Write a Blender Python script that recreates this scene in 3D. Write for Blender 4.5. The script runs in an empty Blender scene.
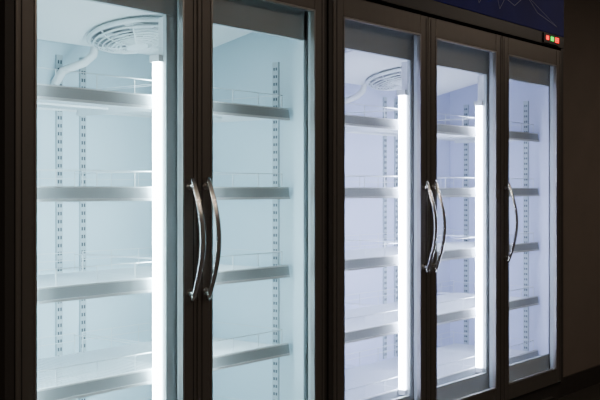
import bpy, bmesh, math, random
from mathutils import Vector, Matrix
random.seed(4)
EYE=1.35
D=2.053
S=bpy.context.scene

# ---------------------------------------------------------------- materials
def mat(name,col,rough=.5,metal=0,emit=None,estr=0,noise=0,nscale=20,bump=0,spec=.5,stretch=None):
    m=bpy.data.materials.new(name); m.use_nodes=True
    nt=m.node_tree; b=nt.nodes['Principled BSDF']
    b.inputs['Base Color'].default_value=(*col,1)
    b.inputs['Roughness'].default_value=rough
    b.inputs['Metallic'].default_value=metal
    b.inputs['Specular IOR Level'].default_value=spec
    if emit:
        b.inputs['Emission Color'].default_value=(*emit,1)
        b.inputs['Emission Strength'].default_value=estr
    if noise or bump:
        tc=nt.nodes.new('ShaderNodeTexCoord'); n=nt.nodes.new('ShaderNodeTexNoise')
        n.inputs['Scale'].default_value=nscale; n.inputs['Detail'].default_value=5
        if stretch:
            mp=nt.nodes.new('ShaderNodeMapping'); mp.inputs['Scale'].default_value=stretch
            nt.links.new(tc.outputs['Object'],mp.inputs['Vector']); nt.links.new(mp.outputs['Vector'],n.inputs['Vector'])
        else:
            nt.links.new(tc.outputs['Object'],n.inputs['Vector'])
        if noise:
            r=nt.nodes.new('ShaderNodeMix'); r.data_type='RGBA'
            r.inputs[6].default_value=(*[c*(1-noise) for c in col],1)
            r.inputs[7].default_value=(*[min(1,c*(1+noise)) for c in col],1)
            nt.links.new(n.outputs['Fac'],r.inputs[0]); nt.links.new(r.outputs[2],b.inputs['Base Color'])
        if bump:
            bp=nt.nodes.new('ShaderNodeBump'); bp.inputs['Strength'].default_value=bump; bp.inputs['Distance'].default_value=.01
            nt.links.new(n.outputs['Fac'],bp.inputs['Height']); nt.links.new(bp.outputs['Normal'],b.inputs['Normal'])
    return m

def glass_mat(name,tint):
    m=bpy.data.materials.new(name); m.use_nodes=True; nt=m.node_tree; nt.nodes.clear()
    o=nt.nodes.new('ShaderNodeOutputMaterial'); mx=nt.nodes.new('ShaderNodeMixShader')
    t=nt.nodes.new('ShaderNodeBsdfTransparent'); g=nt.nodes.new('ShaderNodeBsdfGlossy'); f=nt.nodes.new('ShaderNodeLayerWeight')
    f.inputs['Blend'].default_value=.5
    p=nt.nodes.new('ShaderNodeMath'); p.operation='POWER'; p.inputs[1].default_value=5
    q=nt.nodes.new('ShaderNodeMath'); q.operation='MULTIPLY_ADD'; q.inputs[1].default_value=.85; q.inputs[2].default_value=.06
    nt.links.new(f.outputs['Facing'],p.inputs[0]); nt.links.new(p.outputs[0],q.inputs[0])
    t.inputs[0].default_value=(*tint,1); g.inputs['Roughness'].default_value=.02
    nt.links.new(q.outputs[0],mx.inputs[0]); nt.links.new(t.outputs[0],mx.inputs[1]); nt.links.new(g.outputs[0],mx.inputs[2])
    nt.links.new(mx.outputs[0],o.inputs[0]); return m

M_body=mat('dark_bronze_body',(.040,.036,.033),.5,.3,noise=.1,nscale=8)
M_frame=mat('bronze_door_frame',(.150,.137,.123),.42,.6,noise=.08,nscale=30,stretch=(1,1,.05))
M_bead=mat('frame_bead',(.38,.36,.34),.35,.7)
M_gasket=mat('rubber_gasket',(.012,.011,.011),.6)
M_chrome=mat('polished_steel',(.74,.71,.67),.18,1)
M_lip=mat('price_rail',(.38,.42,.44),.35)
M_liplow=mat('price_rail_edge',(.8,.84,.86),.35)  # paler than the rail, carries its lower highlight as colour
M_wire=mat('white_wire',(.75,.79,.82),.35)
M_strip=mat('slotted_strip',(.46,.53,.57),.4,.1)
M_slot=mat('slot_hole',(.06,.08,.10),.7)
M_white=mat('white_plastic',(.8,.82,.83),.35)
M_fan=mat('fan_guard',(.68,.72,.74),.4)
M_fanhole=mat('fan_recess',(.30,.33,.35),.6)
M_dark=mat('black_plastic',(.01,.01,.011),.45)
M_blue=mat('blue_header',(.028,.034,.26),.6,noise=.4,nscale=3,spec=.2)
M_line=mat('header_lines',(.36,.38,.62),.6,spec=.2)
M_red=mat('red_led',(.3,0,0),.4,emit=(1,.01,.005),estr=3)
M_green=mat('green_led',(0,.2,0),.4,emit=(.01,1,.08),estr=2)
M_glass=glass_mat('door_glass',(.97,.99,.99))

# ---------------------------------------------------------------- helpers
class B:
    def __init__(s): s.bm=bmesh.new(); s.mats=[]
    def mi(s,m):
        if m not in s.mats: s.mats.append(m)
        return s.mats.index(m)
    def box(s,x0,x1,y0,y1,z0,z1,m,rot=None):
        i=s.mi(m)
        P=[Vector((x,y,z)) for x in (x0,x1) for y in (y0,y1) for z in (z0,z1)]
        if rot:
            c=Vector(((x0+x1)/2,(y0+y1)/2,(z0+z1)/2)); P=[rot@(p-c)+c for p in P]
        v=[s.bm.verts.new(p) for p in P]
        for f in ((0,1,3,2),(4,6,7,5),(0,4,5,1),(2,3,7,6),(0,2,6,4),(1,5,7,3)):
            s.bm.faces.new([v[k] for k in f]).material_index=i
    def tube(s,pts,ra,m,seg=8,rb=None,up=Vector((1,0,0)),closed=False,radii=None):
        i=s.mi(m); rb=rb or ra; rings=[]; n=len(pts)
        for k,p in enumerate(pts):
            p=Vector(p)
            a=Vector(pts[(k-1)%n] if closed or k>0 else pts[k]); b=Vector(pts[(k+1)%n] if closed or k<n-1 else pts[k])
            t=(b-a).normalized(); u=up-t*up.dot(t)
            if u.length<1e-4: u=Vector((0,0,1))-t*t.z
            if u.length<1e-4: u=Vector((0,1,0))
            u.normalize(); w=t.cross(u); q=radii[k] if radii else 1
            rings.append([s.bm.verts.new(p+u*ra*q*math.cos(6.28318*j/seg)+w*rb*q*math.sin(6.28318*j/seg)) for j in range(seg)])
        R=range(n) if closed else range(n-1)
        for k in R:
            A,C=rings[k],rings[(k+1)%n]
            for j in range(seg):
                f=s.bm.faces.new([A[j],A[(j+1)%seg],C[(j+1)%seg],C[j]]); f.material_index=i; f.smooth=True
        if not closed:
            for r in (rings[0][::-1],rings[-1]):
                s.bm.faces.new(r).material_index=i
    def done(s,name,parent=None,bevel=0,loc=None):
        bmesh.ops.recalc_face_normals(s.bm,faces=s.bm.faces)
        me=bpy.data.meshes.new(name); s.bm.to_mesh(me); s.bm.free()
        for m in s.mats: me.materials.append(m)
        o=bpy.data.objects.new(name,me); S.collection.objects.link(o)
        if parent: o.parent=parent
        if bevel:
            b=o.modifiers.new('bev','BEVEL'); b.width=bevel; b.segments=2; b.limit_method='ANGLE'
        return o

ZT=.68; ZB=-.935      # door top / bottom relative to the eye
GT=.603; GB=-.865     # glass

def make_door(par,x0,x1,hside,idx):
    e=EYE; b=B(); fw=.055
    xa,xb=x0+.002,x1-.002
    b.box(xa,xa+fw,0,.018,e+ZB,e+ZT,M_frame); b.box(xb-fw,xb,0,.018,e+ZB,e+ZT,M_frame)
    b.box(xa+fw,xb-fw,0,.018,e+GT,e+ZT,M_frame); b.box(xa+fw,xb-fw,0,.018,e+ZB,e+GB,M_frame)
    d=b.done('door_%d_frame'%idx,par,.004)
    # inner rail of the door behind the glass
    b=B(); fi=.042
    b.box(xa+.004,xa+fi,.018,.040,e+ZB+.01,e+ZT-.01,M_lip); b.box(xb-fi,xb-.004,.018,.040,e+ZB+.01,e+ZT-.01,M_lip)
    b.box(xa+fi,xb-fi,.018,.040,e+GT+.012,e+ZT-.01,M_lip); b.box(xa+fi,xb-fi,.018,.040,e+ZB+.01,e+GB-.012,M_lip)
    b.done('door_%d_inner_frame'%idx,par,.002)
    b=B(); w=.005
    b.box(xa+fw-.001,xa+fw+w,-.002,.014,e+GB,e+GT,M_bead); b.box(xb-fw-w,xb-fw+.001,-.002,.014,e+GB,e+GT,M_bead)
    b.box(xa+fw,xb-fw,-.002,.014,e+GT-w,e+GT+.001,M_bead); b.box(xa+fw,xb-fw,-.002,.014,e+GB-.001,e+GB+w,M_bead)
    for xx in (xa+.014,xb-.017): b.box(xx,xx+.003,-.001,.002,e+ZB+.01,e+ZT-.01,M_gasket)
    b.box(xa+.006,xa+.036,.040,.046,e+ZB+.02,e+ZT-.02,M_gasket); b.box(xb-.036,xb-.006,.040,.046,e+ZB+.02,e+ZT-.02,M_gasket)
    b.done('door_%d_bead'%idx,par)
    b=B(); b.mi(M_glass)
    b.bm.faces.new([b.bm.verts.new(p) for p in ((xa+fw,.016,e+GB),(xb-fw,.016,e+GB),(xb-fw,.016,e+GT),(xa+fw,.016,e+GT))])
    b.done('door_%d_glass'%idx,par)
    # bow handle
    hx = xb-.032 if hside=='R' else xa+.030
    zt,zb=e+.036,e-.322
    b=B(); N=28; pts=[];rad=[]
    for k in range(N+1):
        t=k/N; pts.append((hx,-.012-.042*math.sin(math.pi*t),zb+(zt-zb)*t))
        rad.append(.85+.15*math.sin(math.pi*t) if 0<k<N else .6)
    b.tube(pts,.0105,M_chrome,14,rb=.0055,radii=rad)
    for t in (.07,.93):
        yy=-.012-.042*math.sin(math.pi*t)
        b.tube([(hx,yy,zb+(zt-zb)*t),(hx,.002,zb+(zt-zb)*t)],.007,M_chrome,12)
        b.tube([(hx,-.003,zb+(zt-zb)*t),(hx,.001,zb+(zt-zb)*t)],.011,M_chrome,16)
    b.done('door_%d_handle'%idx,par)

def make_shelf(par,x0,x1,ztop,idx):
    e=EYE; z=e+ztop; b=B()
    yf,yb=.10,.555
    rot=Matrix.Rotation(math.radians(-8),3,'X')
    b.box(x0,x1,yf-.010,yf-.004,z-.030,z+.001,M_lip,rot)
    b.box(x0,x1,yf-.014,yf,z-.037,z-.029,M_liplow)  # highlight along the bottom of the lip, painted as a pale strip
    b.box(x0,x1,yf-.008,yf+.006,z,z+.004,M_liplow)
    n=int((x1-x0)/.017)
    for k in range(n+1):
        x=x0+.004+(x1-x0-.008)*k/n
        b.box(x-.0017,x+.0017,yf,yb,z-.012,z-.0086,M_wire)
    for y in (yf+.01,yf+.15,yf+.30,yb):
        b.box(x0,x1,y-.003,y+.003,z-.018,z-.012,M_wire)
    for x in (x0,x1-.005):
        b.box(x,x+.005,yf,yb,z-.03,z-.008,M_wire)
    # low wire fence round the shelf
    r=.0011
    for y,hs in ((yb,(.03,.055)),(yf+.012,(.048,))):
        for dz in hs:
            b.box(x0+.01,x1-.01,y-r,y+r,z+dz-r,z+dz+r,M_wire)
        for k in range(5):
            x=x0+.012+(x1-x0-.024)*k/4
            b.box(x-r,x+r,y-r,y+r,z-.01,z+hs[-1],M_wire)
    for x in (x0+.012,x1-.012):
        b.box(x-r,x+r,yf+.012,yb,z+.048,z+.050,M_wire)
    b.done('shelf_%d'%idx,par)

def strip_back(b,x,y):
    e=EYE
    b.box(x-.012,x+.012,y-.008,y,e-.80,e+.44,M_strip)
    z=e-.785
    while z<e+.43:
        b.box(x-.008,x-.002,y-.0085,y-.007,z,z+.012,M_slot); b.box(x+.002,x+.008,y-.0085,y-.007,z,z+.012,M_slot); z+=.026
def strip_side(b,x,y):
    e=EYE
    b.box(x-.008,x,y-.013,y+.013,e-.80,e+.44,M_strip)
    z=e-.785
    while z<e+.43:
        b.box(x-.0088,x-.007,y-.008,y-.002,z,z+.010,M_slot); b.box(x-.0088,x-.007,y+.002,y+.008,z,z+.010,M_slot); z+=.026

def make_fridge(name,xc0,xc1,door_edges,hands,mull,mhw,fan_x,lcol,lstr,liner):
    e=EYE
    par=bpy.data.objects.new(name,None); S.collection.objects.link(par)
    M_liner=mat(name+'_liner',liner,.32,spec=.4)
    # led profile: brightest towards the cabinet, softer on the lens flanks
    LV=[mat(name+'_led_%d'%k,(.8,.8,.8),.5,emit=lcol,estr=lstr*q) for k,q in enumerate((1,.35,.12,.04))]
    yb=.60; xi0=xc0+.075; xi1=xc1-.072
    zt=e+.615; zb=e-.815; T=e+.97
    # outer shell
    b=B()
    b.box(xc0,xc0+.03,.046,.68,.06,T,M_body); b.box(xc1-.03,xc1,.046,.68,.06,T,M_body)
    b.box(xc0+.03,xc1-.03,.64,.68,.06,T,M_body); b.box(xc0+.03,xc1-.03,.05,.64,T-.03,T,M_body)
    b.box(xc0+.03,xc1-.03,.046,.64,.06,.10,M_body)
    b.box(xc0,door_edges[0]-.001,.004,.046,e+ZB-.01,e+ZT+.01,M_body)
    b.box(door_edges[-1]+.001,xc1,.004,.046,e+ZB-.01,e+ZT+.01,M_body)
    # base with louvres
    zl=.10
    b.box(xc0,xc1,.03,.046,.06,e+ZB-.012,M_body)
    while zl<e+ZB-.06:
        b.box(xc0+.08,xc1-.08,.018,.032,zl,zl+.012,M_body,Matrix.Rotation(.4,3,'X')); zl+=.026
    for x in (xc0+.08,xc1-.08):
        for y in (.12,.6): b.tube([(x,y,0),(x,y,.062)],.02,M_dark,12)
    b.done('cabinet',par)
    # liner
    b=B()
    b.box(xi0-.01,xi1+.01,yb,yb+.02,zb,zt,M_liner)
    b.box(xi0-.04,xi0,.047,yb,zb,zt,M_liner); b.box(xi1,xi1+.04,.047,yb,zb,zt,M_liner)
    b.box(xi0-.04,xi1+.04,.05,yb+.02,zt,zt+.02,M_liner); b.box(xi0-.04,xi1+.04,.05,yb+.02,zb-.02,zb,M_liner)
    b.done('liner',par,.003)
    # front face of the carcass visible through the glass
    b=B()
    M_fr=mat(name+'_face',(.42,.46,.48),.45)
    b.box(xi0-.02,xi1+.02,.047,.062,e+.505,e+.64,M_fr)
    b.box(xi0-.02,xi1+.02,.047,.062,e-.90,e-.80,M_fr)
    for mx in mull:
        b.box(mx-mhw,mx+mhw,.046,.060,e-.80,e+.505,M_fr)
        b.box(mx-mhw+.02,mx+mhw-.02,.060,.10,e-.80,e+.505,M_white)
    b.done('mullions',par,.002)
    # led tubes with a graded lens
    b=B(); lt=e+.37; SEG=32
    for k in range(4): b.mi(LV[k])
    def led(cx,cy,r,aim):
        pr=[]
        for j in range(SEG):
            a=6.28318*j/SEG; pr.append((cx+r*math.cos(a),cy+r*math.sin(a)))
        lo=[b.bm.verts.new((x,y,e-.78)) for x,y in pr]; hi=[b.bm.verts.new((x,y,lt)) for x,y in pr]
        for j in range(SEG):
            a=6.28318*(j+.5)/SEG
            d=math.degrees(abs((a-aim+math.pi)%(2*math.pi)-math.pi))
            f=b.bm.faces.new([lo[j],lo[(j+1)%SEG],hi[(j+1)%SEG],hi[j]])
            f.material_index=0 if d<100 else 1 if d<125 else 2 if d<148 else 3
        b.bm.faces.new(lo[::-1]); b.bm.faces.new(hi)
    for mx in mull:
        led(mx-(mhw-.002),.081,.0165,math.radians(150)); led(mx+(mhw-.002),.081,.0165,math.radians(30))
    led(xi0+.02,.078,.012,math.radians(30))  # hidden end tube, added as fill light for the back wall
    b.done('led_tubes',par)
    b=B()
    for mx in mull:
        for s in (-1,1):
            xx=mx+s*(mhw-.002)
            for z in (e-.80,lt): b.box(xx-.018,xx+.018,.060,.099,z,z+.020,M_white)
    b.done('led_caps',par)
    # strips
    b=B()
    for mx in mull:
        strip_back(b,mx-.035,yb); strip_back(b,mx+.062,yb)
    strip_side(b,xi1,.165); strip_side(b,xi1,.50)
    b.done('shelf_strips',par)
    # shelves
    edges=[xi0+.004]+[m+.012 for m in mull]+[xi1-.020]
    n=0
    for a,c in zip(edges[:-1],edges[1:]):
        for zz in (.272,.006,-.258,-.522,-.785):
            n+=1; make_shelf(par,a+.004,c-.004,zz,n)
    # evaporator housing + fan + pipe
    b=B()
    x0,x1=(xi0+.08,fan_x+.40) if len(mull)==1 else (fan_x-.55,fan_x+.62)
    x1=min(x1,xi1-.03)
    i=b.mi(M_white)
    prof=[(.13,e+.614),(.13,e+.565),(.16,e+.535),(.50,e+.465),(.56,e+.475),(.56,e+.614)]
    L=[b.bm.verts.new((x0,y,z)) for y,z in prof]; R=[b.bm.verts.new((x1,y,z)) for y,z in prof]
    b.bm.faces.new(L); b.bm.faces.new(R[::-1])
    for k in range(6): b.bm.faces.new([L[k],L[(k+1)%6],R[(k+1)%6],R[k]])
    b.done('evaporator_housing',par,.006)
    # fan: shroud ring, guard rings, spokes, blades
    b=B()
    c=Vector((fan_x,.32,e+.495)); ang=math.atan2(-.07,.34)
    Rm=Matrix.Rotation(ang,3,'X')
    FS=1.12
    def P(r,a,h): return c+Rm@Vector((FS*r*math.cos(a),FS*r*math.sin(a),-h*1.3))
    NS=44
    for r,h,t in ((.128,.004,.008),(.118,.016,.0035),(.106,.022,.0028),(.094,.026,.0028),(.082,.029,.0028),(.070,.031,.0028),(.058,.032,.0028),(.046,.033,.0028)):
        b.tube([P(r,6.28318*k/NS,h) for k in range(NS)],t,M_fan,6,closed=True,up=Vector((0,0,1)))
    for k in range(8):
        a=6.28318*k/8
        b.tube([P(.03,a,.034),P(.07,a,.032),P(.106,a,.023),P(.128,a,.004)],.003,M_fan,6,up=Vector((0,0,1)))
    b.tube([P(0,0,.024),P(0,0,.037)],.034,M_fan,24,up=Vector((0,1,0)))
    b.tube([P(0,0,-.008),P(0,0,.024)],.022,M_dark,16,up=Vector((0,1,0)))
    i=b.mi(M_fan)
    for k in range(5):
        a=6.28318*k/5
        v=[b.bm.verts.new(q) for q in (P(.02,a,.004),P(.105,a-.1,.002),P(.112,a+.35,.008),P(.10,a+.75,.014),P(.02,a+.5,.014))]
        b.bm.faces.new(v).material_index=i
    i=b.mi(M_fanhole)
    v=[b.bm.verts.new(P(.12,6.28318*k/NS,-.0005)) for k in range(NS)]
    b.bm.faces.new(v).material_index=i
    b.done('fan',par)
    b=B(); px=fan_x
    b.tube([(px-.01,.50,e+.475),(px-.01,.51,e+.44),(px-.03,.53,e+.415),(px-.06,.55,e+.40),(px-.09,.565,e+.385),(px-.10,.575,e+.36),(px-.10,.60,e+.34)],.014,M_white,10)
    b.done('drain_hose',par)
    # header
    b=B()
    b.box(xc0,xc1,0,.05,e+.692,T,M_dark)
    b.box(xc0+.01,xc1-.01,-.004,.002,e+.748,T-.012,M_blue)
    b.done('header_panel',par,.002)
    b=B(); rr=random.Random(7)
    def ribbon(p,w=.003):
        i=b.mi(M_line)
        for (xa,za),(xb_,zb_) in zip(p[:-1],p[1:]):
            d=Vector((xb_-xa,zb_-za)); nrm=Vector((-d.y,d.x)).normalized()*w/2
            f=b.bm.faces.new([b.bm.verts.new((q[0],-.0048,q[1])) for q in ((xa-nrm.x,za-nrm.y),(xb_-nrm.x,zb_-nrm.y),(xb_+nrm.x,zb_+nrm.y),(xa+nrm.x,za+nrm.y))])
            f.material_index=i
    nodes=[(rr.uniform(xc0+.05,xc1-.05),rr.uniform(e+.78,T-.03)) for _ in range(int((xc1-xc0)*14))]
    nodes.sort()
    for k in range(len(nodes)-2):
        ribbon([nodes[k],nodes[k+1]],.0035)
        if k%2==0: ribbon([nodes[k],nodes[k+2]],.0025)
    b.done('header_line_pattern',par)
    b=B(); cx=xc1-.165; cz=e+.722
    b.box(cx-.075,cx+.10,-.006,.002,cz-.024,cz+.022,M_dark)
    b.box(cx-.050,cx-.022,-.0075,-.005,cz-.009,cz+.011,M_red)
    b.box(cx+.000,cx+.032,-.0075,-.005,cz-.009,cz+.011,M_green)
    for dx in (.050,.072):
        x=cx+dx
        for (a0,a1,z0,z1) in ((0,.016,.009,.012),(0,.016,-.0015,.0015),(0,.016,-.012,-.009),(0,.004,-.012,.012),(.012,.016,-.012,.012)):
            b.box(x+a0,x+a1,-.0075,-.005,cz+z0,cz+z1,M_red)
    b.done('temperature_display',par)
    for k in range(len(door_edges)-1):
        make_door(par,door_edges[k],door_edges[k+1],hands[k],k+1)
    return par

f1=make_fridge('display_refrigerator',1.435,2.716,[1.462,2.089,2.703],['R','L'],[2.089],.082,2.135,(.68,.92,1.0),58,(.60,.745,.81))
f2=make_fridge('display_refrigerator',2.728,4.640,[2.752,3.371,3.990,4.609],['R','L','L'],[3.371,3.990],.060,3.66,(.70,.77,1.0),54,(.62,.66,.85))

# ---------------------------------------------------------------- room
M_wall=mat('wall_paint',(.165,.138,.118),.8,noise=.12,nscale=4,bump=.15)
M_floor=mat('floor_tile',(.06,.055,.05),.3,noise=.25,nscale=5)
M_ceil=mat('ceiling_paint',(.2,.18,.16),.9,noise=.05,nscale=4)
M_base=mat('baseboard_paint',(.03,.027,.025),.5)
def slab(name,a,m):
    b=B(); b.box(*a,m); return b.done(name)
slab('floor',(-4,9,-5,.80,-.1,0),M_floor)
slab('ceiling',(-4,9,-5,.80,3.0,3.1),M_ceil)
slab('wall_back',(-4,9,.70,.80,0,3.0),M_wall)
slab('baseboard_back',(4.66,9,.685,.70,0,.12),M_base)
slab('wall_right',(9,9.1,-5,.80,0,3.0),M_wall)

def fill_lamp(x,y,power):  # unseen warm fixture, added to light the frames and handles
    b=B(); M_em=mat('fill_lamp_panel',(.8,.7,.6),.5,emit=(1,.72,.48),estr=3)
    b.box(x-.30,x+.30,y-.07,y+.07,2.95,3.0,M_dark); b.box(x-.28,x+.28,y-.05,y+.05,2.94,2.951,M_em)
    o=b.done('added_fill_lamp')
    l=bpy.data.lights.new('fill_light','AREA'); l.shape='RECTANGLE'; l.size=.55; l.size_y=.1; l.energy=power; l.color=(1,.82,.66)
    lo=bpy.data.objects.new('fill_light',l); S.collection.objects.link(lo); lo.location=(x,y,2.93); lo.parent=o
fill_lamp(1.2,-3.0,24); fill_lamp(4.2,-3.0,24); fill_lamp(7.0,-1.5,18); fill_lamp(-1.6,-1.6,30)  # added fill; the leftmost one brightens the cabinet's left side

w=bpy.data.worlds.new('World'); S.world=w; w.use_nodes=True
w.node_tree.nodes['Background'].inputs[0].default_value=(.85,.75,.65,1)
w.node_tree.nodes['Background'].inputs[1].default_value=.07

cam=bpy.data.cameras.new('Camera'); co=bpy.data.objects.new('Camera',cam); S.collection.objects.link(co)
co.location=(0,-D,EYE)
co.rotation_euler=(math.pi/2,0,-(math.pi/2-math.atan(.8)))
cam.lens=60; cam.sensor_width=36; cam.shift_y=-10/600
S.camera=co
